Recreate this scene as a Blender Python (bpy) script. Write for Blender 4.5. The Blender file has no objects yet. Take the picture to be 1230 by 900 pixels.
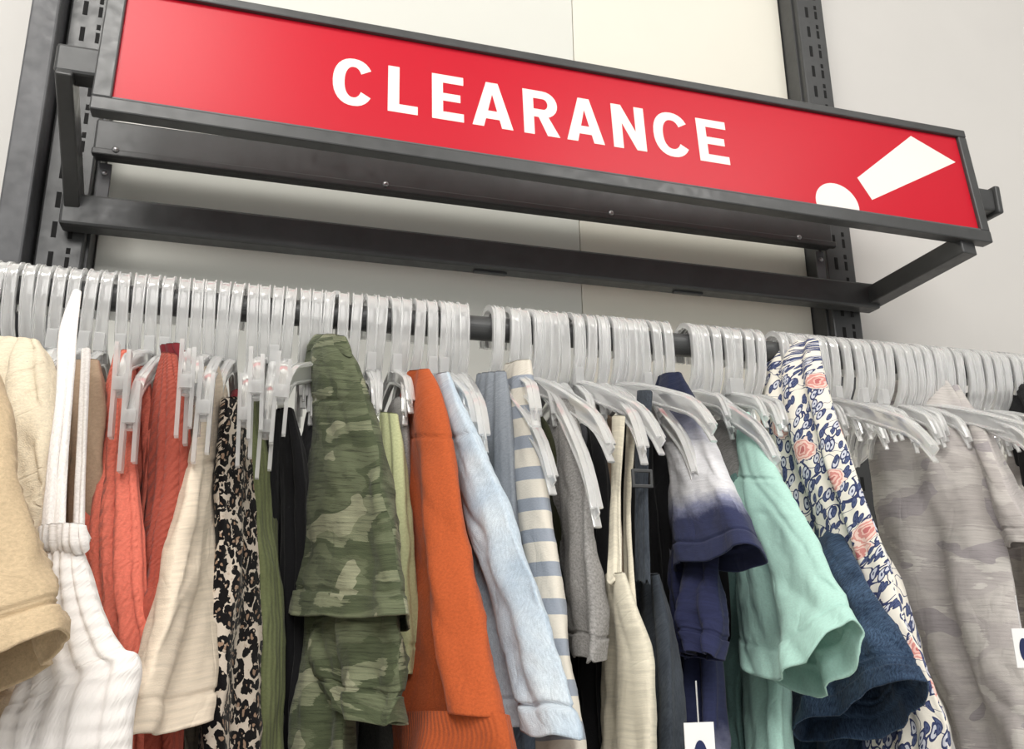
import bpy, math, random
import numpy as np
from mathutils import Vector, Matrix, noise
random.seed(7)
H0 = 1.45   # eye height
scene = bpy.context.scene
try: scene.view_settings.view_transform = 'Standard'
except Exception: pass

# ---------------------------------------------------------------- camera
F = 1020.0
Xv = Vector((3504, 240, F)).normalized()
Zv = Vector((-40, -3750, F)).normalized()
Yv = Zv.cross(Xv).normalized()
Xv = Yv.cross(Zv).normalized()
right = Vector((Xv.x, Yv.x, Zv.x)); down = Vector((Xv.y, Yv.y, Zv.y)); fwd = Vector((Xv.z, Yv.z, Zv.z))
cd = bpy.data.cameras.new('camera'); cam = bpy.data.objects.new('camera', cd)
scene.collection.objects.link(cam); scene.camera = cam
R = Matrix((right, -down, -fwd)).transposed().to_4x4()
cam.matrix_world = Matrix.Translation((0, 0, H0)) @ R
cd.sensor_width = 36; cd.lens = F/1230*36; cd.clip_start = 0.02

def W(px, py, Y):
    """survey point: sight line measured in the photo, met with the vertical plane Y (metres from the lens)"""
    d = Vector(((px-615)/F, (py-450)/F, 1.0))
    w = Vector((d.dot(Xv), d.dot(Yv), d.dot(Zv)))
    w *= Y/w.y
    return Vector((w.x, w.y, w.z+H0))

# ---------------------------------------------------------------- materials
def lin(c):
    r = []
    for v in c:
        v /= 255
        r.append(v/12.92 if v <= .04045 else ((v+.055)/1.055)**2.4)
    return (*r, 1)
BLK, WHT = (0, 0, 0, 1), (1, 1, 1, 1)
class NT:
    def __init__(s, name):
        s.m = bpy.data.materials.new(name); s.m.use_nodes = True
        s.t = s.m.node_tree; s.b = s.t.nodes['Principled BSDF']
    def n(s, typ, **kw):
        nd = s.t.nodes.new(typ)
        for k, v in kw.items(): setattr(nd, k, v)
        return nd
    def l(s, a, b): s.t.links.new(a, b)
    def uv(s, sx=1, sy=1, gen=False, rot=0):
        tc = s.n('ShaderNodeTexCoord'); mp = s.n('ShaderNodeMapping')
        mp.inputs['Scale'].default_value = (sx, sy, 1 if not gen else sy)
        mp.inputs['Rotation'].default_value = (0, 0, rot)
        s.l(tc.outputs['Object' if gen else 'UV'], mp.inputs[0]); return mp.outputs[0]
    def noise(s, vec, scale, detail=3, rough=.5, dist=0):
        nd = s.n('ShaderNodeTexNoise'); nd.inputs['Scale'].default_value = scale
        nd.inputs['Detail'].default_value = detail; nd.inputs['Roughness'].default_value = rough
        nd.inputs['Distortion'].default_value = dist
        s.l(vec, nd.inputs['Vector']); return nd.outputs['Fac']
    def ramp(s, fac, stops, const=False):
        r = s.n('ShaderNodeValToRGB'); cr = r.color_ramp
        if const: cr.interpolation = 'CONSTANT'
        while len(cr.elements) < len(stops): cr.elements.new(.5)
        for e, (p, c) in zip(cr.elements, stops):
            e.position = p; e.color = c if len(c) == 4 else lin(c)
        s.l(fac, r.inputs[0]); return r.outputs[0]
    def mix(s, f, a, b, mode='MIX'):
        m = s.n('ShaderNodeMixRGB', blend_type=mode)
        for sock, v in ((m.inputs[0], f), (m.inputs[1], a), (m.inputs[2], b)):
            if hasattr(v, 'default_value'): s.l(v, sock)
            elif isinstance(v, (int, float)): sock.default_value = v
            else: sock.default_value = v if len(v) == 4 else lin(v)
        return m.outputs[0]
    def math(s, op, a, b=0.0):
        m = s.n('ShaderNodeMath', operation=op)
        for i, v in enumerate((a, b)):
            if hasattr(v, 'default_value'): s.l(v, m.inputs[i])
            else: m.inputs[i].default_value = v
        return m.outputs[0]
    def bump(s, h, strength=.3, dist=.001):
        bp = s.n('ShaderNodeBump'); bp.inputs['Strength'].default_value = strength
        bp.inputs['Distance'].default_value = dist
        s.l(h, bp.inputs['Height']); s.l(bp.outputs[0], s.b.inputs['Normal'])
    def col(s, c):
        if hasattr(c, 'default_value'): s.l(c, s.b.inputs['Base Color'])
        else: s.b.inputs['Base Color'].default_value = lin(c)

def weave(t, s=900, k=.45, rib=0):
    uv = t.uv()
    n1 = t.noise(t.uv(s, s), 1, 2); n2 = t.noise(t.uv(32, 11), 1, 2, .5, 1.0)
    cr = t.math('ABSOLUTE', t.math('SUBTRACT', n2, .5))
    cr = t.math('MULTIPLY', t.math('MINIMUM', cr, .12), 6.0)
    h = t.math('ADD', t.math('MULTIPLY', n1, .6), cr)
    if rib:
        w = t.n('ShaderNodeTexWave', bands_direction='X'); w.inputs['Scale'].default_value = rib
        t.l(uv, w.inputs['Vector']); h = t.math('ADD', h, w.outputs['Fac'])
    t.bump(h, k, .0011)
    t.b.inputs['Roughness'].default_value = .92
    t.b.inputs['Specular IOR Level'].default_value = .15
    t.b.inputs['Sheen Weight'].default_value = .08

def plain(name, c, var=.08, rib=0, k=.45, streak=False):
    t = NT(name); d = tuple(v*(1-var) for v in c); b = tuple(min(255, v*(1+var*.5)) for v in c)
    nz = t.noise(t.uv(20, 320) if streak else t.uv(420, 420), 1, 3, .7)
    t.col(t.ramp(nz, [(.3, d), (.7, b)])); weave(t, rib=rib, k=k); return t.m

def camo(name, cols, scale=16, streak=.5, fine=420):
    t = NT(name)
    st = t.noise(t.uv(24, fine), 1, 4, .75)
    f = t.noise(t.uv(.6, 1.3), scale, 2.5, .5, .5)
    f = t.math('ADD', f, t.math('MULTIPLY', t.math('SUBTRACT', st, .5), .12))
    base = t.ramp(f, [(0, cols[0]), (.40, cols[1]), (.50, cols[2]), (.585, cols[3])], True)
    f2 = t.noise(t.uv(.75, 1.2), scale*1.15+3, 2, .4, .4)
    base = t.mix(t.ramp(f2, [(0, BLK), (.60, WHT)], True), base, cols[4])
    base = t.mix(streak, base, t.ramp(st, [(.30, (105, 105, 105)), (.46, (215, 215, 215)), (.70, (255, 255, 255))]), 'MULTIPLY')
    t.col(base); weave(t); return t.m

def leopard():
    t = NT('leopard_print')
    uv = t.uv(1, .8); nz = t.n('ShaderNodeTexNoise'); nz.inputs['Scale'].default_value = 130
    t.l(uv, nz.inputs['Vector'])
    v = t.mix(.010, uv, nz.outputs['Color'], 'ADD')
    vo = t.n('ShaderNodeTexVoronoi'); vo.inputs['Scale'].default_value = 130; t.l(v, vo.inputs['Vector'])
    ring = t.ramp(vo.outputs['Distance'], [(0, (150, 124, 104)), (.24, (14, 12, 14)), (.62, (200, 188, 174))], True)
    gaps = t.noise(uv, 250, 1)
    t.col(t.mix(t.ramp(gaps, [(0, BLK), (.66, WHT)], True), ring, (184, 168, 152))); weave(t); return t.m

def floral():
    t = NT('floral_print'); uv = t.uv()
    def dist(a, sc):
        nz = t.n('ShaderNodeTexNoise', noise_dimensions='2D'); nz.inputs['Scale'].default_value = sc; nz.inputs['Detail'].default_value = 2
        t.l(uv, nz.inputs['Vector']); return t.mix(a, uv, nz.outputs['Color'], 'ADD')
    base = (230, 225, 214); ink = (56, 64, 100)
    n = t.noise(uv, 40, 1, .4, .6)
    stem = t.math('LESS_THAN', t.math('ABSOLUTE', t.math('SUBTRACT', n, .5)), .011)
    c = t.mix(stem, base, ink)
    # pointed leaves, some solid ink, some outlined with a centre vein
    for rot, sc, th, solid in ((.7, 44, .30, 0), (-.8, 56, .35, 1), (.1, 66, .42, 1), (-.3, 50, .55, 0)):
        lv_ = t.uv(sc*1.9, sc*.8, rot=rot)
        vo = t.n('ShaderNodeTexVoronoi', voronoi_dimensions='2D'); vo.inputs['Scale'].default_value = 1.0; t.l(lv_, vo.inputs['Vector'])
        sep = t.n('ShaderNodeSeparateColor'); t.l(vo.outputs['Color'], sep.inputs[0])
        on = t.math('GREATER_THAN', sep.outputs[1], th)
        lf_ = t.ramp(vo.outputs['Distance'], [(0, ink), (.07, (80, 90, 124) if solid else (200, 202, 212)), (.20, ink), (.29, base)], True)
        inn = t.math('MULTIPLY', t.math('LESS_THAN', vo.outputs['Distance'], .29), on)
        c = t.mix(inn, c, lf_)
    v2 = t.n('ShaderNodeTexVoronoi', voronoi_dimensions='2D'); v2.inputs['Scale'].default_value = 20; t.l(dist(.012, 90), v2.inputs['Vector'])
    ros = t.ramp(v2.outputs['Distance'], [(0, (186, 108, 108)), (.06, (226, 184, 174)), (.10, (206, 138, 132)), (.15, (230, 198, 188)), (.20, (212, 150, 142)), (.24, (232, 210, 200)), (.28, ink)], True)
    inr = t.math('LESS_THAN', v2.outputs['Distance'], .295)
    sep = t.n('ShaderNodeSeparateColor'); t.l(v2.outputs['Color'], sep.inputs[0])
    pick = t.math('GREATER_THAN', sep.outputs[0], .74)
    t.col(t.mix(t.math('MULTIPLY', inr, pick), c, ros)); weave(t); return t.m

def stripes():
    t = NT('striped_knit_yarn'); uv = t.uv(); sp = t.n('ShaderNodeSeparateXYZ'); t.l(uv, sp.inputs[0])
    m = t.math('FRACT', t.math('MULTIPLY', sp.outputs[1], 30.0))
    t.col(t.ramp(m, [(0, (212, 206, 194)), (.52, (146, 153, 164)), (.93, (212, 206, 194))], True)); weave(t, 500, .5); return t.m

def tiedye(name, stops):
    t = NT(name); uv = t.uv(); sp = t.n('ShaderNodeSeparateXYZ'); t.l(uv, sp.inputs[0])
    wob = t.math('MULTIPLY', t.math('SUBTRACT', t.noise(t.uv(30, 30), 1, 4, .7), .5), .04)
    f = t.math('MULTIPLY', t.math('ADD', sp.outputs[1], wob), 1/.34)
    base = t.ramp(f, stops)
    st = t.noise(t.uv(50, 300), 1, 4, .7)
    t.col(t.mix(.3, base, t.ramp(st, [(.3, (160, 160, 160)), (.6, (255, 255, 255))]), 'MULTIPLY')); weave(t); return t.m

def smock():
    t = NT('smocked_white_cotton'); uv = t.uv(); t.col((240, 236, 233))
    w = t.n('ShaderNodeTexWave', bands_direction='Y'); w.inputs['Scale'].default_value = 36; w.inputs['Distortion'].default_value = 1.0
    t.l(uv, w.inputs['Vector'])
    w2 = t.noise(t.uv(330, 110), 1, 2)
    t.bump(t.math('ADD', t.math('MULTIPLY', w.outputs['Fac'], .7), w2), .5, .0024); t.b.inputs['Roughness'].default_value = .9; return t.m

def denim(name, c, c2, amt=.5):
    t = NT(name)
    f = t.noise(t.uv(), 16, 4, .6); f2 = t.noise(t.uv(700, 180), 1, 3, .7)
    base = t.ramp(f, [(.32, c), (.70, c2)])
    t.col(t.mix(amt, base, t.ramp(f2, [(.35, (110, 122, 138)), (.65, (255, 255, 255))]), 'MULTIPLY')); weave(t, 1000, .55); return t.m

def steel(name, c, rough=.38, metal=.35):
    t = NT(name); f = t.noise(t.uv(gen=True, sx=9, sy=9), 1, 5, .7)
    t.col(t.ramp(f, [(.3, tuple(v*.9 for v in c)), (.7, tuple(min(255, v*1.08) for v in c))]))
    f2 = t.noise(t.uv(gen=True, sx=70, sy=70), 1, 3)
    r = t.ramp(f2, [(.3, (rough-.06,)*3+(1,)), (.7, (rough+.1,)*3+(1,))]); t.l(r, t.b.inputs['Roughness'])
    t.b.inputs['Metallic'].default_value = metal; return t.m
def paint(name, c, rough=.6, var=.03, spec=.5):
    t = NT(name); f = t.noise(t.uv(gen=True, sx=2.5, sy=2.5), 1, 4, .6)
    t.col(t.ramp(f, [(.3, tuple(v*(1-var) for v in c)), (.7, tuple(min(255, v*(1+var)) for v in c))]))
    f2 = t.noise(t.uv(gen=True, sx=300, sy=300), 1, 2); t.bump(f2, .05, .0005)
    t.b.inputs['Roughness'].default_value = rough; t.b.inputs['Specular IOR Level'].default_value = spec; return t.m

M_steel = steel('grey_powder_coat', (71, 72, 73), .36, .3)
M_steel2 = steel('post_grey_paint', (88, 89, 92), .5, .1)
M_slot = paint('slot_shadow_black', (14, 14, 15), .9)
M_screw = steel('zinc_screw', (170, 170, 172), .3, .9)
M_wall = paint('wall_white_paint', (207, 205, 202), .7, .01)
M_panel = paint('panel_cream', (229, 226, 214), .5, .01)
M_panel2 = paint('panel_grey', (218, 219, 212), .5, .01)
M_red = paint('sign_red_print', (194, 10, 38), .34, .01, .3)
M_white = paint('sign_white_print', (240, 234, 228), .4, .01, .35)
M_floor = paint('floor_tile', (200, 196, 188), .35)
M_ceil = paint('ceiling_white', (235, 235, 232), .8)
M_tag = paint('white_card', (240, 240, 240), .6, .01)
M_ink = paint('navy_ink', (20, 34, 80), .6)
tp = NT('clear_plastic'); tp.col(tp.ramp(tp.noise(tp.uv(gen=True, sx=60, sy=60), 1, 2), [(.3, (244, 245, 245)), (.7, (254, 254, 254))]))
tp.b.inputs['Roughness'].default_value = .08; tp.b.inputs['Transmission Weight'].default_value = .68; tp.b.inputs['IOR'].default_value = 1.42
tl = tp.n('ShaderNodeBsdfTranslucent'); tl.inputs[0].default_value = (.98, .98, .98, 1)
mx = tp.n('ShaderNodeMixShader'); mx.inputs[0].default_value = .24
out = [n for n in tp.t.nodes if n.type == 'OUTPUT_MATERIAL'][0]
tp.l(tp.b.outputs[0], mx.inputs[1]); tp.l(tl.outputs[0], mx.inputs[2]); tp.l(mx.outputs[0], out.inputs[0])
M_plastic = tp.m

# ---------------------------------------------------------------- mesh helpers
def mesh_obj(name, verts, faces, mat, parent=None, uvs=None, smooth=False):
    me = bpy.data.meshes.new(name); me.from_pydata([tuple(v) for v in verts], [], faces); me.update()
    me.materials.append(mat)
    if uvs is not None:
        ul = me.uv_layers.new(name='UVMap')
        for f, fu in zip(me.polygons, uvs):
            for li, u in zip(f.loop_indices, fu): ul.data[li].uv = u
    if smooth: me.polygons.foreach_set('use_smooth', [True]*len(me.polygons))
    ob = bpy.data.objects.new(name, me); scene.collection.objects.link(ob)
    if parent: ob.parent = parent
    return ob
def empty(name):
    e = bpy.data.objects.new(name, None); scene.collection.objects.link(e); e.empty_display_size = .05; return e
def bevel(ob, w=.002, seg=2):
    b = ob.modifiers.new('bevel', 'BEVEL'); b.width = w; b.segments = seg; b.limit_method = 'ANGLE'; return ob
BOXF = [(0, 3, 2, 1), (4, 5, 6, 7), (0, 1, 5, 4), (1, 2, 6, 5), (2, 3, 7, 6), (3, 0, 4, 7)]
def boxv(a, b):
    x0, y0, z0 = a; x1, y1, z1 = b
    return [(x0, y0, z0), (x1, y0, z0), (x1, y1, z0), (x0, y1, z0), (x0, y0, z1), (x1, y0, z1), (x1, y1, z1), (x0, y1, z1)]
def box(name, a, b, mat, parent=None, bw=.002):
    o = mesh_obj(name, boxv(a, b), BOXF, mat, parent)
    if bw: bevel(o, bw)
    return o
def beam(name, a, b, w, h, mat, parent=None, up=Vector((0, 0, 1)), bw=.002):
    a, b = Vector(a), Vector(b); d = (b-a).normalized(); s = d.cross(up).normalized(); u = s.cross(d)
    vs = [p+s*sx*w/2+u*sz*h/2 for p in (a, b) for sx, sz in ((-1, -1), (1, -1), (1, 1), (-1, 1))]
    o = mesh_obj(name, vs, [(0, 1, 2, 3), (7, 6, 5, 4), (0, 4, 5, 1), (1, 5, 6, 2), (2, 6, 7, 3), (3, 7, 4, 0)], mat, parent)
    return bevel(o, bw)
def catmull(P, M):
    P = np.array(P, float); n = len(P); out = []
    Q = np.vstack([2*P[0]-P[1], P, 2*P[-1]-P[-2]])
    for k in range(M):
        t = k/(M-1)*(n-1); i = min(int(t), n-2); f = t-i
        p0, p1, p2, p3 = Q[i], Q[i+1], Q[i+2], Q[i+3]
        out.append(.5*((2*p1)+(-p0+p2)*f+(2*p0-5*p1+4*p2-p3)*f*f+(-p0+3*p1-3*p2+p3)*f**3))
    return np.array(out)

seedc = [0]
def loft(name, rows, mat, parent=None, M=150, N=88, fold=(2.5, .006), crk=.0045, sag=0.0, hem=True, solid=.0014, world=False, drift=1.0, topcap=True, seams=(), diag=1.0):
    """fabric tube: rows of (front edge, back edge, half thickness)"""
    seedc[0] += 1; sd = seedc[0]*3.71; crk = crk*.85
    R_ = []
    for r in rows:
        if world: A, B, t = Vector(r[0]), Vector(r[1]), r[2]
        else: A, B, t = W(*r[0]), W(*r[1]), r[2]
        R_.append([*A, *B, t])
    C = catmull(R_, M)
    verts = []; us = []; vs_ = []; vacc = 0; prev = None; nprev = None
    mids = (C[:, :3]+C[:, 3:6])/2
    L = float(np.sum(np.linalg.norm(np.diff(mids, axis=0), axis=1)))
    for i in range(M):
        A = Vector(C[i, :3]); B = Vector(C[i, 3:6]); t = max(C[i, 6], .0012)
        mid = (A+B)/2; ax = (A-B)/2; hl = ax.length; axn = ax.normalized()
        j0, j1 = max(0, i-3), min(M-1, i+3)
        rd = Vector(mids[j1]-mids[j0]).normalized()
        nr = axn.cross(rd).normalized()
        if nprev and nr.dot(nprev) < 0: nr = -nr
        nprev = nr
        if prev is not None: vacc += (mid-prev).length
        prev = mid
        v = vacc; prog = v/L
        ramp_ = min(1, .25+1.2*prog)
        hemk = 0
        if hem and (L-v) < .021: hemk = .0010
        if hem and .020 < (L-v) < .0245: hemk = -.0012
        for sm in seams:
            if abs(v-sm*L) < .0024: hemk -= .0013
        ring = []
        for k in range(N):
            th = 2*math.pi*k/N; c, s = math.cos(th), math.sin(th)
            cx = math.copysign(abs(c)**.8, c); sx = math.copysign(abs(s)**1.05, s)
            env = (1-abs(cx)**6)
            ph = fold[0]*math.pi*cx+sd+drift*1.5*math.sin(v*7+sd)+1.3*noise.noise((cx*1.5, v*5, sd))
            w1 = math.sin(ph); fo = fold[1]*ramp_*env*(w1-.35*math.cos(2*ph)+.35*math.sin(2.3*ph+sd)*min(1, prog*1.5))
            uu = cx*hl
            n1 = noise.noise((uu*22+v*9*diag, v*8, sd+9+s*.35))
            n2 = noise.noise((uu*34-v*12*diag, v*10, sd+3+s*.5))
            n3 = noise.noise((uu*60+v*26*diag, v*20, sd+5+s*.6))
            cr = crk*ramp_*(n1*1.2+1.6*(.22-min(abs(n2), .4))+.8*(.18-min(abs(n3), .3)))
            wob = 1+.05*noise.noise((v*12, sd, c))
            p = mid+axn*(cx*(hl+hemk)*wob)+nr*(sx*(t+hemk)+fo+cr)
            if sag: p += rd*(sag*(1-cx*cx)*max(0, (prog-.55)/.45)**1.5)
            p += rd*(.005*noise.noise((cx*2.2, sd, .3+s))*prog)
            ring.append(p)
        verts += ring
        u = [0]
        for k in range(N): u.append(u[-1]+(ring[(k+1) % N]-ring[k]).length)
        us.append(u); vs_.append(v)
    faces = []; uvs = []
    for i in range(M-1):
        for k in range(N):
            k2 = (k+1) % N
            faces.append((i*N+k, i*N+k2, (i+1)*N+k2, (i+1)*N+k))
            uvs.append(((us[i][k], vs_[i]), (us[i][k+1], vs_[i]), (us[i+1][k+1], vs_[i+1]), (us[i+1][k], vs_[i+1])))
    if topcap: faces.append(tuple(range(N))); uvs.append([(u, 0) for u in us[0][:N]])
    ob = mesh_obj(name, verts, faces, mat, parent, uvs, True)
    if solid:
        s = ob.modifiers.new('cloth_thickness', 'SOLIDIFY'); s.thickness = solid; s.offset = 0
    return ob

# ---------------------------------------------------------------- room
z0 = H0
WB = 1.19
box('wall_back', (-3, WB, 0), (5, WB+.1, 3.6), M_wall, bw=0)
box('floor', (-3, -3, -.1), (5, WB+.1, 0), M_floor, bw=0)
box('ceiling', (-3, -3, 3.6), (5, WB+.1, 3.7), M_ceil, bw=0)
sx = W(686, 30, WB).x
pn = empty('wall_panel')  # greyer tone left, creamier tone right of one vertical step
box('panel_left', (-.230, WB-.008, .3), (sx-.0006, WB-.0005, 3.1), M_panel2, pn, .001)
box('panel_right', (sx+.0006, WB-.008, .3), (.899, WB-.0005, 3.1), M_panel, pn, .001)

def upright(x0, x1, flip):
    e = empty('slotted_upright')
    yf = 1.135
    box('channel', (x0, yf, .1), (x1, WB-.001, 3.2), M_steel, e, .003)
    vs = []; fs = []
    def q(xa, xb, za, zb, y):
        n = len(vs); vs.extend(boxv((xa, y-.0006, za), (xb, y+.001, zb))); fs.extend([tuple(n+i for i in f) for f in BOXF])
    xc = (x0+x1)/2
    z = 1.2
    while z < 2.9:
        q(xc-.012, xc-.006, z, z+.022, yf); q(xc+.008, xc+.013, z, z+.016, yf)
        q(xc+.008, xc+.013, z+.021, z+.029, yf)
        z += .042
    mesh_obj('slots', vs, fs, M_slot, e)
    xl = x0 if flip else x1
    box('flange', (xl-.004, yf+.012, .1), (xl+.004, WB-.0005, 3.2), M_steel, e, .001)
    return e
upright(.905, .962, True)
upright(-.292, -.236, False)
post = empty('wall_post')
box('post', (-.330, 1.10, .0), (-.296, WB-.001, 3.2), M_steel2, post, .003)
box('post_edge', (-.334, 1.12, .0), (-.3305, WB-.001, 3.2), M_steel, post, .001)

def cyl(name, c, r, d, axis, mat, parent=None, seg=24, dome=False):
    vs = []; fs = []
    ax = Vector(axis).normalized(); u = ax.orthogonal().normalized(); w = ax.cross(u); c = Vector(c)
    rings = [(0, r), (d, r)] if not dome else [(0, r), (d*.5, r*.95), (d*.85, r*.6), (d, r*.2)]
    for h, rr in rings:
        for k in range(seg):
            a = 2*math.pi*k/seg; vs.append(c+ax*h+u*math.cos(a)*rr+w*math.sin(a)*rr)
    for i in range(len(rings)-1):
        for k in range(seg): fs.append((i*seg+k, i*seg+(k+1) % seg, (i+1)*seg+(k+1) % seg, (i+1)*seg+k))
    fs.append(tuple(range(seg))[::-1]); fs.append(tuple((len(rings)-1)*seg+k for k in range(seg)))
    return mesh_obj(name, vs, fs, mat, parent, smooth=dome)

cb = empty('rear_crossbar')
box('bar', (-.236, 1.112, z0+.578), (.905, 1.134, z0+.630), M_steel, cb, .003)
box('bar_lip', (-.236, 1.104, z0+.574), (.905, 1.114, z0+.584), M_steel, cb, .002)
for px, py in ((138, 186), (463, 232), (735, 268), (962, 301)):
    p = W(px, py, 1.103); cyl('screw', (p.x, 1.105, z0+.583), .0045, .004, (0, -1, 0), M_screw, cb, 16, True)
for x in (-.222, .890):
    box('end_plate', (x-.008, 1.130, z0+.50), (x+.008, 1.134, z0+.575), M_steel2, cb, .001)
    for dz in (.56, .52): cyl('rivet', (x, 1.130, z0+dz), .004, .003, (0, -1, 0), M_screw, cb, 14, True)

# ---------------------------------------------------------------- clearance sign + its bracket
sign = empty('clearance_sign')
SB, ST, SL, SR = .521, .715, -.204, 1.031
TL = math.tan(math.radians(5.2))
def S(x, z, off=0.0):
    k = (x-SL)/(SR-SL); z2 = z+(.007-.014*k)*(ST-z)/(ST-SB)
    return Vector((x, .92+(z-SB)*TL-off, z2+z0))
def sbox(name, x0, x1, za, zb, o0, o1, mat, bw=.002, parent=sign):
    vs = [S(x0, za, o0), S(x1, za, o0), S(x1, za, o1), S(x0, za, o1), S(x0, zb, o0), S(x1, zb, o0), S(x1, zb, o1), S(x0, zb, o1)]
    o = mesh_obj(name, vs, BOXF, mat, parent)
    if bw: bevel(o, bw)
    return o
sbox('frame_bottom', SL, SR, SB+.002, SB+.021, .004, -.016, M_steel)
sbox('frame_top', SL, SR, ST-.013, ST, .004, -.016, M_steel)
sbox('frame_left', SL, SL+.021, SB+.0205, ST-.0125, .0035, -.016, M_steel)
sbox('frame_right', SR-.016, SR, SB+.0205, ST-.0125, .0035, -.016, M_steel)
sbox('inner_lip', SL+.021, SR-.016, SB+.021, SB+.0235, .002, -.01, M_steel2, .0005)
sbox('red_panel', SL+.015, SR-.012, SB+.015, ST-.008, -.002, -.008, M_red, 0)
def PX(px, py):
    p = W(px, py, .93); return p.x, p.z-z0
LZ0, LH = .588, .0695
lv, lf = [], []
def poly(pts):
    n = len(lv); m = len(pts)
    for off in (-.0016, -.003):
        for x, z in pts: lv.append(S(x, z, off))
    lf.append(tuple(range(n, n+m))); lf.append(tuple(range(n+m, n+2*m))[::-1])
    for i in range(m): j = (i+1) % m; lf.append((n+j, n+i, n+m+i, n+m+j))
def letter(ch, x, w):
    h = LH; st = .0142; sh = .0124; P = lambda *pts: poly([(x+a, LZ0+b) for a, b in pts])
    if ch == 'C':
        x0c = x+w*.52; rx = w*.53; ry = h/2*1.03; K = 26; a0 = math.radians(33); a1 = math.radians(327)
        zc = LZ0+h/2
        for k in range(K):
            b0 = a0+(a1-a0)*k/K; b1 = a0+(a1-a0)*(k+1)/K
            def o(a, r1, r2):
                c, s = math.cos(a), math.sin(a)
                return (x0c+math.copysign(abs(c)**.9, c)*r1, zc+math.copysign(abs(s)**.9, s)*r2)
            poly([o(b0, rx, ry), o(b1, rx, ry), o(b1, rx-st, ry-sh), o(b0, rx-st, ry-sh)])
    if ch in 'LERN': P((0, 0), (st, 0), (st, h), (0, h))
    if ch in 'LE': P((st, 0), (w, 0), (w, sh), (st, sh))
    if ch == 'E':
        P((st, h-sh), (w, h-sh), (w, h), (st, h)); P((st, h/2-sh*.45), (w*.9, h/2-sh*.45), (w*.9, h/2+sh*.5), (st, h/2+sh*.5))
    if ch == 'A':
        c = w/2; P((-.001, 0), (st*1.0, 0), (c+.001, h*.80), (c+.001, h), (c-st*.56, h)); P((w+.001, 0), (w-st*1.0, 0), (c-.001, h*.80), (c-.001, h), (c+st*.56, h))
        P((w*.24, h*.18), (w*.76, h*.18), (w*.70, h*.36), (w*.30, h*.36))
    if ch == 'R':
        zt = h; zm = h*.40; r2 = (zt-zm)/2; cz = (zt+zm)/2; cxr = w-r2*.95
        P((st, h-sh), (cxr, h-sh), (cxr, h), (st, h)); P((st, zm), (cxr, zm), (cxr, zm+sh), (st, zm+sh))
        K = 12
        for k in range(K):
            b0 = -math.pi/2+math.pi*k/K; b1 = b0+math.pi/K
            f = lambda a, rx, rz: (x+cxr+math.cos(a)*rx, LZ0+cz+math.sin(a)*rz)
            poly([f(b0, r2*.95, r2), f(b1, r2*.95, r2), f(b1, r2*.95-st*.95, r2-sh), f(b0, r2*.95-st*.95, r2-sh)])
        P((w*.42, zm+.002), (w*.42+st, zm+.002), (w+.002, 0), (w-st-.001, 0))
    if ch == 'N':
        P((w-st, 0), (w, 0), (w, h), (w-st, h)); P((0, h), (st, h), (w, 0), (w-st, 0))
for ch, a, b in (('C', 400, 447), ('L', 466, 502), ('E', 519, 557), ('A', 568, 615), ('R', 629, 670), ('A', 681, 724), ('N', 736, 775), ('C', 786, 827), ('E', 839, 874)):
    py = 100+(a-400)*.163
    xa = PX(a, py)[0]; xb = PX(b, py)[0]; letter(ch, xa, xb-xa)
cx_, cz_ = PX(1003, 245); pts = []
for k in range(40):
    a = 2*math.pi*k/40; x_, z_ = cx_+.036*math.cos(a), cz_+.034*math.sin(a)
    pts.append((x_, max(z_, SB+.0215)))
poly(pts)
poly([PX(1029, 212), PX(1045, 239), PX(1150, 192), PX(1098, 160)])
mesh_obj('lettering', lv, lf, M_white, sign)
box('rear_tube', (-.252, .945, z0+.588), (1.082, .975, z0+.625), M_steel, sign, .004)
box('tube_cap', (1.079, .94, z0+.583), (1.090, .98, z0+.630), M_steel, sign, .003)
beam('arm_left', (-.240, .95, z0+.600), (-.250, 1.125, z0+.502), .018, .040, M_steel, sign)
beam('arm_right', (.992, .925, z0+.512), (.965, 1.125, z0+.490), .030, .030, M_steel, sign)
box('lower_bar', (-.262, 1.100, z0+.470), (.975, 1.130, z0+.514), M_steel, sign, .004)
for x in (.28, .60): box('bar_pad', (x, 1.112, z0+.4665), (x+.05, 1.120, z0+.4705), M_steel, sign, .001)

# ---------------------------------------------------------------- rail
RY, RZ = .85, z0+.291
rail = empty('hanging_rail')
cyl('tube', (-.6, RY, RZ), .0135, 2.1, (1, 0, 0), M_steel, rail, 32)
for x in (-.264, .934):
    box('rail_bracket', (x-.006, RY-.01, RZ-.04), (x+.006, 1.134, RZ-.014), M_steel, rail, .002)
    box('rail_cup', (x-.012, RY-.018, RZ-.020), (x+.012, RY+.018, RZ-.010), M_steel, rail, .002)

# ---------------------------------------------------------------- hangers
hv, hf = [], []
def sweep(path, w, t, xf, taper=None):
    n0 = len(hv); n = len(path); sec = 8
    for i, (y, z) in enumerate(path):
        a = path[max(0, i-1)]; b = path[min(n-1, i+1)]
        dy, dz = b[0]-a[0], b[1]-a[1]; l = math.hypot(dy, dz) or 1; ny, nz = -dz/l, dy/l
        k = 1 if taper is None else taper(i/(n-1))
        ww, tt = w/2*k, t/2*k
        for sxx, st in ((-1, -.5), (-.6, -1), (.6, -1), (1, -.5), (1, .5), (.6, 1), (-.6, 1), (-1, .5)):
            hv.append(xf(Vector((sxx*ww, y+ny*st*tt, z+nz*st*tt))))
    for i in range(n-1):
        for k in range(sec):
            k2 = (k+1) % sec; hf.append((n0+i*sec+k, n0+i*sec+k2, n0+(i+1)*sec+k2, n0+(i+1)*sec+k))
    hf.append(tuple(n0+k for k in range(sec))[::-1]); hf.append(tuple(n0+(n-1)*sec+k for k in range(sec)))
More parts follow.
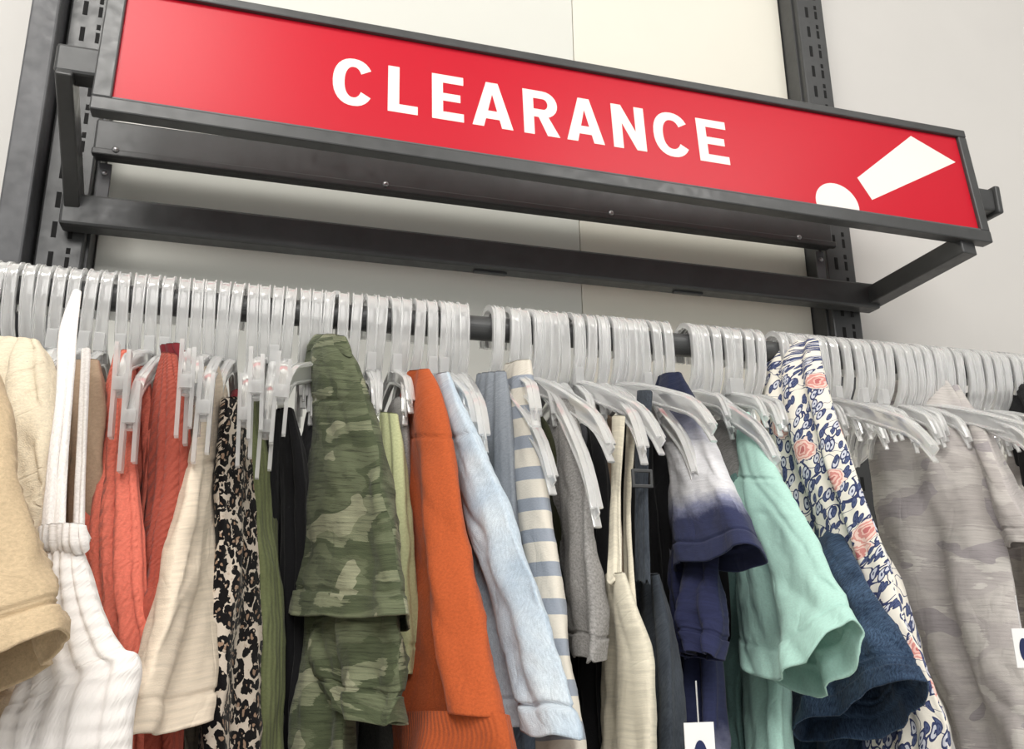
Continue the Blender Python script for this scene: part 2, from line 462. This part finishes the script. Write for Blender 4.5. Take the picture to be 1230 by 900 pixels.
def hbox(a, b, xf):
    n = len(hv); hv.extend([xf(Vector(v)) for v in boxv(a, b)]); hf.extend([tuple(n+i for i in f) for f in BOXF])
def hanger(x, yaw=0, hw=.15, drop=.08, clips=False, sizer=False, lean=0, big=1.0):
    Rm = Matrix.Rotation(yaw, 3, 'Z') @ Matrix.Rotation(lean, 3, 'Y')
    xf = lambda v: Rm @ v + Vector((x, RY, RZ))
    r = .0195
    path = [(.021, -.016), (.0212, -.006)]
    for k in range(13):
        a = math.pi*k/12; path.append((r*math.cos(a), .004+r*math.sin(a)))
    path += [(-.0200, -.012), (-.0190, -.028), (-.0150, -.042), (-.007, -.054), (0, -.066)]
    sweep(path, .0098, .0030, xf)                 # flat web
    for sd_ in (-1, 1):                           # moulded edge ribs
        sweep([(y, z) for y, z in path], .0019, .0062, lambda v, s=sd_: xf(v+Vector((s*.0045, 0, 0))))
    zc = -.066
    arm = []
    for k in range(31):
        s = -1+2*k/30; a = abs(s)
        arm.append((s*hw, zc-drop*(a**1.3)-(.020*((a-.78)/.22)**2 if a > .78 else 0)+.004*math.cos(s*3)))
    tpf = lambda q: .75+.35*min(1, 4*(1-abs(2*q-1)))
    sweep(arm, .0032, .0145*big, xf, tpf)         # web
    sweep([(y, z+.0062*big) for y, z in arm], .0085*big, .0032, xf)   # top flange
    sweep([(y, z-.0062*big) for y, z in arm], .0055*big, .0028, xf)   # lower flange
    if clips:
        for s in (-1, 1):
            y = s*hw; zt = zc-drop*1.0
            hbox((-.006, y-.006, zt-.062), (-.0030, y+.006, zt+.012), xf)
            hbox((.0030, y-.006, zt-.055), (.006, y+.006, zt+.006), xf)
            hbox((-.0045, y-.008, zt-.026), (.0045, y+.008, zt-.016), xf)
    if sizer: hbox((-.0045, -.022, -.060), (.0045, -.012, -.042), xf)
def railx(px): return W(px, 325+px*.09, RY-.02).x
x = railx(-60)
gaps = [(562, 588), (812, 828), (920, 927)]
gx = [(railx(a), railx(b)) for a, b in gaps]
X1 = 1.25
while x < X1:
    if not any(a < x < b for a, b in gx):
        u = random.random()
        if railx(95) < x < railx(350) and u < .5: hanger(x, random.uniform(-.06, .06), random.uniform(.16, .19), random.uniform(.035, .07), True, u < .2, random.uniform(-.04, .04))
        else: hanger(x, random.uniform(-.08, .08), random.uniform(.045, .075), random.uniform(.012, .03), False, u > .70, random.uniform(-.05, .05))
    x += random.uniform(.0116, .0146) if x < railx(560) else random.uniform(.0130, .0172)
for px, yaw, hw, drop in ((400, -.5, .10, .02), (536, .1, .10, .045), (556, -.05, .12, .06), (592, .10, .15, .10), (622, -.18, .15, .04), (640, .16, .155, .07), (655, -.08, .175, .13), (690, .2, .15, .06),
                          (724, -.15, .15, .07), (742, .12, .17, .05), (765, -.05, .14, .09), (835, .12, .13, .07), (980, .05, .17, .06), (1110, .15, .16, .055), (1130, -.1, .15, .06)):
    hanger(railx(px)+.003, yaw, hw, drop, big=1.3)
ho = mesh_obj('clear_plastic_hangers', hv, hf, M_plastic, smooth=True)
em = ho.modifiers.new('split', 'EDGE_SPLIT'); em.split_angle = math.radians(40)

# ---------------------------------------------------------------- garment materials
G_khaki = plain('khaki_twill', (200, 178, 146)); G_gauze = plain('cream_gauze', (230, 218, 194), k=.8)
G_white = plain('white_cotton', (240, 236, 233)); G_smock = smock()
G_taupe = plain('taupe_jersey', (168, 146, 124)); G_coral = plain('coral_jersey', (216, 116, 98), rib=60, k=.6)
G_terra = plain('terracotta_jersey', (164, 80, 66), rib=60, k=.6); G_maroon = plain('maroon_jersey', (112, 36, 42))
G_cream = plain('cream_slub', (220, 206, 187), .08, streak=True); G_leo = leopard()
G_olive = plain('olive_rib', (106, 112, 78), rib=60); G_black = plain('black_jersey', (24, 24, 26))
G_camo = camo('green_camo', [(90, 97, 74), (105, 112, 87), (82, 90, 67), (127, 132, 106), (152, 154, 128)], 17, .9)
G_lime = plain('pale_lime', (186, 191, 148)); G_orange = plain('rust_fleece', (182, 88, 48), .1); G_orib = plain('rust_rib', (178, 86, 47), .08, rib=70)
G_ldenim = denim('pale_denim', (182, 199, 215), (214, 224, 231), .3); G_stripe = stripes()
G_mdenim = denim('mid_blue_denim', (120, 146, 176), (150, 171, 194), .4)
G_bluegrey = plain('bluegrey_knit', (140, 146, 154)); G_grey = plain('grey_texture', (146, 144, 142), .22)
G_cami = plain('ivory_linen', (218, 211, 192), .08, streak=True); G_slate = denim('charcoal_denim', (56, 62, 70), (78, 84, 92), .5)
NV, NV2, WH = (36, 42, 66), (50, 55, 86), (222, 222, 226)
G_dye = tiedye('navy_dip_dye', [(0, NV), (.10, NV), (.20, (150, 152, 172)), (.27, WH), (.45, WH), (.51, (130, 134, 160)), (.555, NV2), (1, NV)])
G_dye2 = tiedye('navy_dip_dye_body', [(0, WH), (.30, (190, 190, 205)), (.45, NV), (.80, NV2), (.92, (150, 152, 176)), (1, WH)])
G_nslub = plain('navy_slub', (44, 48, 78), .15, streak=True)
G_mint = plain('mint_jersey', (176, 215, 204), .05); G_ddenim = denim('dark_denim', (52, 70, 94), (82, 104, 132), .9)
G_floral = floral(); G_gcamo = camo('grey_camo', [(184, 178, 175), (196, 191, 187), (187, 181, 179), (208, 204, 199), (170, 164, 166)], 13, .4)
G_navy = plain('navy_jersey', (34, 38, 58)); G_char = plain('charcoal_jersey', (62, 62, 66)); G_teal = plain('teal_grey', (100, 130, 126))
G_dkol = plain('dark_olive', (60, 62, 44))

# ---------------------------------------------------------------- packed tops deeper in the rack
fillers = empty('packed_hanging_tops')
fm = [G_char, G_black, G_grey, G_navy, G_olive, G_bluegrey, G_dkol, G_char, G_taupe, G_black]
x = -.32; i = 0
while x < .50:
    f = random.uniform(.775, .80); zt = z0+random.uniform(.180, .205)
    yw = random.uniform(-.006, .006)
    rows = [((x, .825, zt), (x, .875, zt), .005), ((x, .80, zt-.02), (x, .92, zt-.02), .009), ((x+yw, f+.005, zt-.065), (x-yw, .99, zt-.06), .012),
            ((x+yw, f, zt-.16), (x-yw, 1.0, zt-.16), .013), ((x+yw, f+.01, zt-.36), (x-yw, .99, zt-.36), .014), ((x+yw, f+.01, zt-.62), (x-yw, .99, zt-.62), .014)]
    mt = fm[i % len(fm)]
    if x < -.02: mt = [G_taupe, G_terra, G_cream, G_maroon, G_white][i % 5]
    loft('top', rows, mt, fillers, M=40, N=40, world=True, fold=(3, .003)); x += random.uniform(.034, .042); i += 1

# ---------------------------------------------------------------- individual garments
def garment(name, parts):
    if len(parts) == 1:
        r, m, kw = parts[0][1:]; return loft(name, r, m, **kw)
    e = empty(name)
    for pn_, r, m, kw in parts: loft(pn_, r, m, e, **kw)
    return e

garment('khaki_jacket', [
 ('sleeve', [((-20, 425, .52), (-90, 430, .60), .012), ((-8, 490, .50), (-110, 480, .62), .02), ((4, 580, .48), (-120, 590, .62), .022), ((30, 680, .47), (-110, 720, .60), .025), ((58, 762, .46), (-80, 872, .58), .026)], G_khaki, dict(fold=(1.5, .006), crk=.009, seams=(.86, .885))),
 ('body', [((-60, 430, .62), (-160, 430, .8), .01), ((-50, 600, .60), (-200, 600, .8), .02), ((-40, 760, .58), (-220, 780, .8), .02), ((-25, 900, .57), (-220, 900, .8), .02), ((-25, 1300, .57), (-220, 1300, .8), .02)], G_khaki, {})])
garment('cream_gauze_blouse', [('b', [((44, 408, .70), (-10, 405, .78), .006), ((60, 440, .68), (-25, 430, .78), .014), ((56, 520, .66), (-25, 520, .78), .015), ((42, 640, .65), (-25, 640, .78), .015), ((20, 800, .65), (-40, 800, .78), .016), ((20, 1100, .65), (-40, 1100, .78), .016)], G_gauze, dict(fold=(4, .008), crk=.018))])
garment('white_smocked_camisole', [
 ('strap_front', [((97, 350, .70), (88, 350, .70), .0015), ((92, 400, .66), (72, 402, .66), .002), ((86, 480, .62), (68, 480, .62), .002), ((80, 560, .60), (58, 560, .60), .002), ((76, 650, .575), (50, 650, .58), .003)], G_white, dict(fold=(1, .001), crk=.002, hem=False)),
 ('strap_back', [((108, 420, .72), (99, 420, .72), .0015), ((102, 560, .64), (92, 560, .64), .002), ((100, 655, .60), (88, 655, .60), .002)], G_white, dict(fold=(1, .001), crk=.002, hem=False)),
 ('neck_ruffle', [((100, 630, .568), (48, 634, .58), .006), ((102, 650, .564), (50, 654, .578), .008), ((104, 662, .566), (52, 664, .578), .004)], G_white, dict(fold=(7, .003), crk=.004, hem=False, M=30)),
 ('bodice', [((94, 645, .575), (52, 648, .585), .004), ((102, 685, .565), (56, 692, .58), .010), ((118, 738, .555), (48, 752, .58), .012), ((144, 780, .55), (30, 810, .58), .015), ((166, 800, .545), (16, 850, .58), .016), ((152, 910, .54), (0, 910, .58), .018), ((150, 1250, .54), (0, 1250, .58), .02)], G_smock, dict(fold=(5, .0035), crk=.004))])
garment('taupe_top', [('b', [((116, 432, .74), (88, 436, .78), .006), ((122, 500, .72), (84, 500, .78), .010), ((118, 640, .70), (84, 640, .76), .010), ((118, 1000, .70), (84, 1000, .76), .010)], G_taupe, dict(fold=(3, .006)))])
garment('coral_tank_top', [('b', [((152, 420, .74), (140, 424, .77), .003), ((156, 470, .72), (128, 480, .77), .006), ((160, 560, .69), (110, 560, .75), .008), ((164, 640, .66), (102, 640, .72), .010), ((168, 720, .64), (112, 722, .70), .010), ((176, 820, .63), (122, 800, .69), .010), ((176, 1150, .63), (120, 1150, .69), .010)], G_coral, dict(fold=(5, .006), drift=.4))])
garment('coral_tank_top', [('b', [((176, 440, .75), (164, 442, .78), .003), ((180, 500, .73), (158, 500, .77), .005), ((184, 620, .70), (152, 620, .75), .007), ((184, 740, .67), (150, 740, .73), .008), ((184, 1150, .66), (150, 1150, .72), .008)], G_coral, dict(fold=(3, .004), drift=.4))])
garment('terracotta_tank_top', [('b', [((208, 425, .73), (198, 424, .76), .003), ((218, 480, .70), (186, 480, .75), .007), ((222, 600, .67), (174, 600, .73), .009), ((214, 700, .645), (158, 710, .71), .011), ((206, 790, .63), (142, 775, .69), .012), ((206, 1150, .63), (140, 1150, .69), .012)], G_terra, dict(fold=(5, .006), drift=.4))])
garment('maroon_top', [('b', [((214, 412, .755), (196, 415, .79), .004), ((236, 470, .73), (204, 470, .78), .007), ((240, 600, .72), (206, 600, .77), .008), ((240, 1000, .72), (206, 1000, .77), .008)], G_maroon, {})])
garment('cream_tee', [
 ('sleeve', [((244, 442, .75), (258, 438, .80), .004), ((240, 490, .71), (268, 480, .84), .008), ((228, 580, .66), (270, 570, .83), .011), ((208, 680, .62), (268, 670, .80), .014), ((182, 790, .585), (260, 775, .76), .016), ((152, 886, .56), (250, 844, .72), .018)], G_cream, dict(fold=(1.5, .006), sag=.006, seams=(.3,))),
 ('body', [((240, 520, .74), (264, 520, .84), .008), ((230, 700, .72), (264, 700, .84), .010), ((208, 860, .68), (258, 860, .8), .012), ((204, 1150, .67), (258, 1150, .8), .012)], G_cream, {})])
garment('leopard_print_dress', [('b', [((270, 478, .74), (286, 478, .80), .006), ((266, 560, .71), (302, 560, .82), .009), ((260, 700, .68), (314, 700, .80), .010), ((250, 820, .65), (318, 820, .78), .012), ((240, 910, .635), (320, 910, .77), .012), ((234, 1200, .63), (320, 1200, .77), .012)], G_leo, dict(fold=(2.5, .005)))])
garment('olive_rib_cardigan', [('b', [((292, 462, .80), (306, 462, .83), .004), ((302, 560, .77), (322, 560, .81), .006), ((312, 700, .74), (334, 700, .78), .006), ((318, 900, .71), (336, 900, .75), .007), ((318, 1200, .70), (336, 1200, .74), .007)], G_olive, dict(fold=(1.5, .002)))])
garment('black_sleeveless_top', [('b', [((350, 490, .80), (334, 492, .84), .003), ((362, 560, .77), (330, 560, .83), .007), ((365, 700, .76), (340, 700, .80), .008), ((360, 900, .74), (340, 900, .79), .008), ((360, 1200, .74), (340, 1200, .79), .008)], G_black, {})])
garment('camo_tee', [
 ('collar', [((414, 404, .765), (378, 402, .84), .004), ((419, 418, .760), (370, 414, .85), .0085), ((422, 428, .756), (366, 424, .855), .0075)], G_camo, dict(fold=(1, .001), crk=.001, M=30, hem=False)),
 ('sleeve', [((406, 402, .78), (386, 402, .82), .004), ((422, 432, .755), (364, 420, .86), .011), ((440, 490, .725), (372, 490, .86), .016), ((456, 560, .69), (374, 560, .845), .018), ((470, 640, .66), (368, 640, .83), .019), ((478, 700, .64), (360, 690, .81), .019), ((483, 742, .625), (352, 738, .79), .020)], G_camo, dict(fold=(1.2, .006), crk=.006, sag=.008, seams=(.25,))),
 ('under_sleeve', [((468, 700, .65), (395, 700, .75), .010), ((470, 760, .64), (388, 760, .74), .013), ((472, 830, .63), (394, 810, .73), .014), ((464, 872, .625), (410, 850, .71), .015)], G_camo, dict(fold=(2, .005), crk=.014)),
 ('body', [((400, 560, .75), (366, 560, .88), .008), ((400, 700, .73), (358, 700, .88), .012), ((412, 790, .70), (342, 800, .85), .013), ((414, 905, .68), (328, 905, .83), .013), ((414, 1250, .68), (326, 1250, .83), .013)], G_camo, dict(fold=(2.5, .008)))])
garment('pale_lime_top', [('b', [((476, 497, .78), (454, 495, .82), .005), ((484, 560, .76), (455, 560, .81), .008), ((487, 700, .72), (465, 700, .78), .009), ((489, 810, .70), (465, 805, .76), .009)], G_lime, dict(fold=(3, .003)))])
garment('rust_orange_sweatshirt', [
 ('sleeve', [((514, 443, .78), (494, 446, .82), .005), ((527, 475, .755), (488, 480, .85), .012), ((541, 560, .715), (488, 560, .845), .017), ((558, 660, .675), (488, 660, .82), .019), ((580, 770, .63), (484, 770, .79), .021), ((600, 862, .60), (478, 862, .77), .021)], G_orange, dict(fold=(1.3, .009), crk=.005, hem=False, drift=.3, seams=(.22,))),
 ('cuff', [((601, 858, .601), (479, 860, .768), .0225), ((608, 900, .59), (476, 905, .755), .020), ((612, 960, .58), (474, 965, .75), .018)], G_orib, dict(fold=(1.3, .008), drift=.3, topcap=False, hem=False))])
garment('pale_denim_shirt', [
 ('sleeve', [((536, 447, .78), (524, 450, .82), .004), ((554, 495, .74), (530, 500, .84), .010), ((596, 590, .69), (548, 590, .82), .014), ((634, 690, .64), (566, 690, .79), .016), ((668, 795, .60), (582, 790, .76), .018), ((691, 886, .57), (597, 862, .73), .018)], G_ldenim, dict(fold=(1.5, .007), crk=.006, drift=.5, seams=(.2, .94))),
 ('body', [((600, 560, .80), (560, 560, .9), .008), ((645, 760, .72), (590, 760, .86), .01), ((668, 880, .66), (600, 880, .82), .012), ((684, 1200, .65), (600, 1200, .8), .012)], G_mdenim, {})])
garment('striped_knit_top', [('b', [((636, 432, .78), (608, 438, .82), .005), ((640, 480, .755), (606, 490, .84), .01), ((650, 580, .72), (616, 590, .83), .013), ((666, 680, .68), (622, 690, .80), .014), ((680, 790, .645), (630, 790, .78), .014), ((692, 900, .62), (640, 900, .76), .014), ((700, 1200, .61), (640, 1200, .76), .014)], G_stripe, dict(fold=(1.5, .004), crk=.003))])
garment('blue_grey_knit_top', [('b', [((606, 446, .79), (574, 450, .84), .005), ((614, 520, .77), (572, 520, .86), .01), ((620, 700, .74), (580, 700, .84), .012), ((630, 1000, .72), (580, 1000, .84), .012)], G_bluegrey, dict(fold=(4, .006)))])
garment('grey_textured_top', [('b', [((690, 480, .76), (662, 476, .82), .004), ((700, 560, .73), (664, 560, .82), .008), ((710, 660, .69), (676, 650, .80), .009), ((718, 750, .66), (688, 740, .77), .009), ((714, 795, .645), (698, 785, .75), .007)], G_grey, dict(fold=(1.5, .004)))])
garment('black_top', [('b', [((716, 500, .79), (690, 500, .85), .005), ((728, 600, .76), (688, 600, .85), .01), ((728, 800, .73), (692, 800, .83), .012), ((730, 1100, .72), (692, 1100, .83), .012)], G_black, {})])
garment('ivory_camisole', [
 ('strap', [((750, 500, .74), (736, 500, .76), .0015), ((744, 600, .71), (734, 600, .73), .0015), ((746, 700, .665), (730, 700, .68), .002)], G_cami, dict(fold=(1, .001), crk=.001, hem=False)),
 ('strap_rear', [((764, 500, .76), (754, 500, .78), .0015), ((757, 620, .72), (750, 620, .74), .0015), ((764, 750, .66), (756, 745, .68), .002)], G_cami, dict(fold=(1, .001), crk=.001, hem=False)),
 ('body', [((748, 688, .665), (730, 688, .70), .004), ((762, 735, .65), (730, 730, .72), .008), ((778, 785, .64), (730, 775, .73), .012), ((780, 850, .635), (728, 850, .74), .012), ((784, 1200, .63), (726, 1200, .74), .012)], G_cami, dict(fold=(2, .003)))])
ov = empty('charcoal_dungarees')
loft('strap', [((783, 470, .76), (766, 470, .78), .002), ((778, 560, .72), (764, 560, .74), .002), ((780, 700, .68), (764, 700, .70), .002)], G_slate, ov, fold=(1, .001), crk=.001, hem=False)
loft('bib', [((790, 690, .70), (764, 690, .74), .005), ((800, 760, .68), (770, 760, .78), .01), ((806, 900, .66), (776, 900, .78), .012), ((806, 1200, .66), (776, 1200, .78), .012)], G_slate, ov)
p = W(771, 575, .705)
for dz in (.007, -.007): box('slider_bar', (p.x-.009, p.y-.002, p.z+dz-.0015), (p.x+.009, p.y+.001, p.z+dz+.0015), M_steel, ov, .0006)
for dx in (-.009, .009): box('slider_side', (p.x+dx-.0013, p.y-.002, p.z-.0085), (p.x+dx+.0013, p.y+.001, p.z+.0085), M_steel, ov, .0006)
garment('navy_dip_dye_tee', [
 ('sleeve', [((816, 447, .78), (792, 452, .82), .005), ((834, 490, .74), (786, 492, .85), .012), ((857, 550, .695), (800, 555, .83), .015), ((880, 602, .655), (810, 620, .80), .017), ((906, 655, .615), (818, 690, .76), .019)], G_dye, dict(fold=(1.3, .006), sag=.006, seams=(.35,))),
 ('under_sleeve', [((858, 640, .70), (812, 650, .78), .008), ((858, 700, .68), (812, 700, .76), .012), ((852, 760, .67), (816, 765, .75), .013), ((846, 785, .665), (822, 790, .73), .008)], G_nslub, dict(fold=(2.5, .005), crk=.010)),
 ('body', [((835, 560, .79), (794, 560, .88), .008), ((854, 660, .75), (806, 660, .84), .012), ((854, 760, .72), (814, 760, .80), .012), ((856, 860, .70), (818, 860, .79), .012), ((860, 1200, .69), (818, 1200, .79), .012)], G_dye2, dict(fold=(3, .007)))])
garment('mint_tee', [
 ('sleeve', [((898, 495, .79), (878, 500, .83), .005), ((918, 540, .74), (876, 540, .86), .012), ((952, 605, .68), (882, 600, .83), .016), ((992, 678, .625), (890, 680, .79), .018), ((1030, 746, .575), (895, 797, .73), .021)], G_mint, dict(fold=(1.2, .007), crk=.006, sag=.042, seams=(.3,))),
 ('body', [((900, 560, .80), (870, 560, .9), .010), ((915, 700, .76), (866, 700, .88), .012), ((938, 860, .70), (884, 860, .84), .012), ((942, 1200, .69), (884, 1200, .84), .012)], G_mint, dict(fold=(3, .006)))])
garment('teal_top', [('b', [((884, 520, .81), (866, 520, .86), .005), ((888, 700, .78), (860, 700, .86), .01), ((890, 1000, .76), (860, 1000, .86), .01)], G_teal, {})])
garment('dark_denim_jacket', [
 ('sleeve', [((1000, 620, .76), (976, 640, .80), .006), ((1030, 680, .69), (978, 700, .79), .014), ((1070, 745, .63), (978, 780, .76), .019), ((1110, 820, .58), (962, 890, .72), .020)], G_ddenim, dict(fold=(1.3, .006), crk=.006, sag=.004, seams=(.85, .88))),
 ('body', [((1010, 640, .80), (960, 640, .88), .01), ((1030, 800, .74), (950, 800, .86), .015), ((1045, 920, .70), (950, 920, .84), .016), ((1050, 1250, .69), (950, 1250, .84), .016)], G_ddenim, {})])
garment('floral_dress', [('b', [((982, 408, .80), (936, 420, .85), .006), ((990, 450, .775), (914, 450, .87), .012), ((1016, 540, .735), (922, 540, .85), .014), ((1052, 640, .69), (962, 640, .83), .014), ((1088, 740, .65), (1000, 740, .81), .015), ((1116, 830, .625), (1005, 840, .79), .015), ((1140, 915, .61), (1005, 915, .77), .015), ((1148, 1250, .605), (1005, 1250, .77), .015)], G_floral, dict(fold=(3, .010), drift=.5))])
garment('grey_camo_tee', [
 ('body', [((1112, 432, .86), (1074, 440, .90), .006), ((1146, 470, .82), (1048, 480, .93), .012), ((1186, 560, .77), (1044, 560, .92), .016), ((1212, 680, .73), (1068, 680, .90), .018), ((1232, 800, .70), (1112, 800, .87), .018), ((1250, 915, .685), (1154, 915, .84), .018), ((1260, 1250, .68), (1164, 1250, .83), .018)], G_gcamo, dict(fold=(1.8, .008), crk=.006)),
 ('sleeve', [((1150, 462, .83), (1120, 470, .88), .008), ((1180, 520, .77), (1140, 520, .86), .014), ((1218, 600, .715), (1170, 590, .82), .018), ((1246, 650, .69), (1196, 662, .79), .018)], G_gcamo, {})])
garment('grey_camo_tee', [('b', [((1236, 500, .84), (1215, 500, .88), .006), ((1250, 580, .79), (1210, 580, .86), .01), ((1260, 640, .74), (1205, 640, .86), .01), ((1300, 800, .72), (1215, 800, .86), .016), ((1330, 1250, .7), (1230, 1250, .86), .016)], G_gcamo, {})])
garment('black_jacket', [('b', [((1225, 455, .84), (1194, 475, .88), .006), ((1260, 490, .78), (1200, 495, .88), .012), ((1290, 560, .74), (1222, 545, .84), .016), ((1320, 700, .72), (1245, 700, .82), .018), ((1320, 1100, .72), (1245, 1100, .82), .018)], G_black, {})])

def tag(name, px, py, Y, w, h, yaw):
    e = empty(name); p = W(px, py, Y); R3 = Matrix.Rotation(yaw, 3, 'Z')
    vs = [p+R3@Vector(v) for v in boxv((-w/2, -.0004, -h), (w/2, .0004, 0))]
    mesh_obj('card', vs, BOXF, M_tag, e)
    ov_ = []; K = 28
    for yy in (-.0009, -.0003):
        for k in range(K): a = 2*math.pi*k/K; ov_.append(p+R3@Vector((math.cos(a)*w*.24, yy, -h*.55+math.sin(a)*h*.30)))
    mesh_obj('printed_oval', ov_, [tuple(range(K)), tuple(range(K, 2*K))[::-1]]+[(k, (k+1) % K, K+(k+1) % K, K+k) for k in range(K)], M_ink, e)
    c = [p+R3@Vector((math.cos(2*math.pi*k/12)*.0006, 0, 0))+Vector((0, 0, zz)) for zz in (-.002, .03) for k in range(12)]
    mesh_obj('string', c, [(k, (k+1) % 12, 12+(k+1) % 12, 12+k) for k in range(12)], M_tag, e)
tag('size_tag', 839, 868, .625, .024, .05, -.1)
tag('size_tag', 1226, 755, .66, .018, .035, -.3)

# ---------------------------------------------------------------- light
def area(name, loc, rot, size, sy, power, col):
    l = bpy.data.lights.new(name, 'AREA'); l.shape = 'RECTANGLE'; l.size = size; l.size_y = sy; l.energy = power; l.color = col
    o = bpy.data.objects.new(name, l); o.location = loc; o.rotation_euler = rot; scene.collection.objects.link(o)
area('fill_light', (-.7, -.3, 3.55), (math.radians(20), math.radians(-8), 0), 1.0, .7, 44, (1, .965, .91))
area('fill_light', (1.6, -.9, 3.55), (math.radians(28), 0, 0), 1.2, .8, 28, (1, .97, .93))
area('fill_light', (-.2, -2.4, 3.3), (math.radians(52), 0, 0), 2.0, 1.0, 62, (1, .97, .93))  # fill added behind the camera to brighten the wall below the sign
w = bpy.data.worlds.new('store_ambient'); scene.world = w; w.use_nodes = True
w.node_tree.nodes['Background'].inputs[0].default_value = (1, .985, .96, 1); w.node_tree.nodes['Background'].inputs[1].default_value = .62
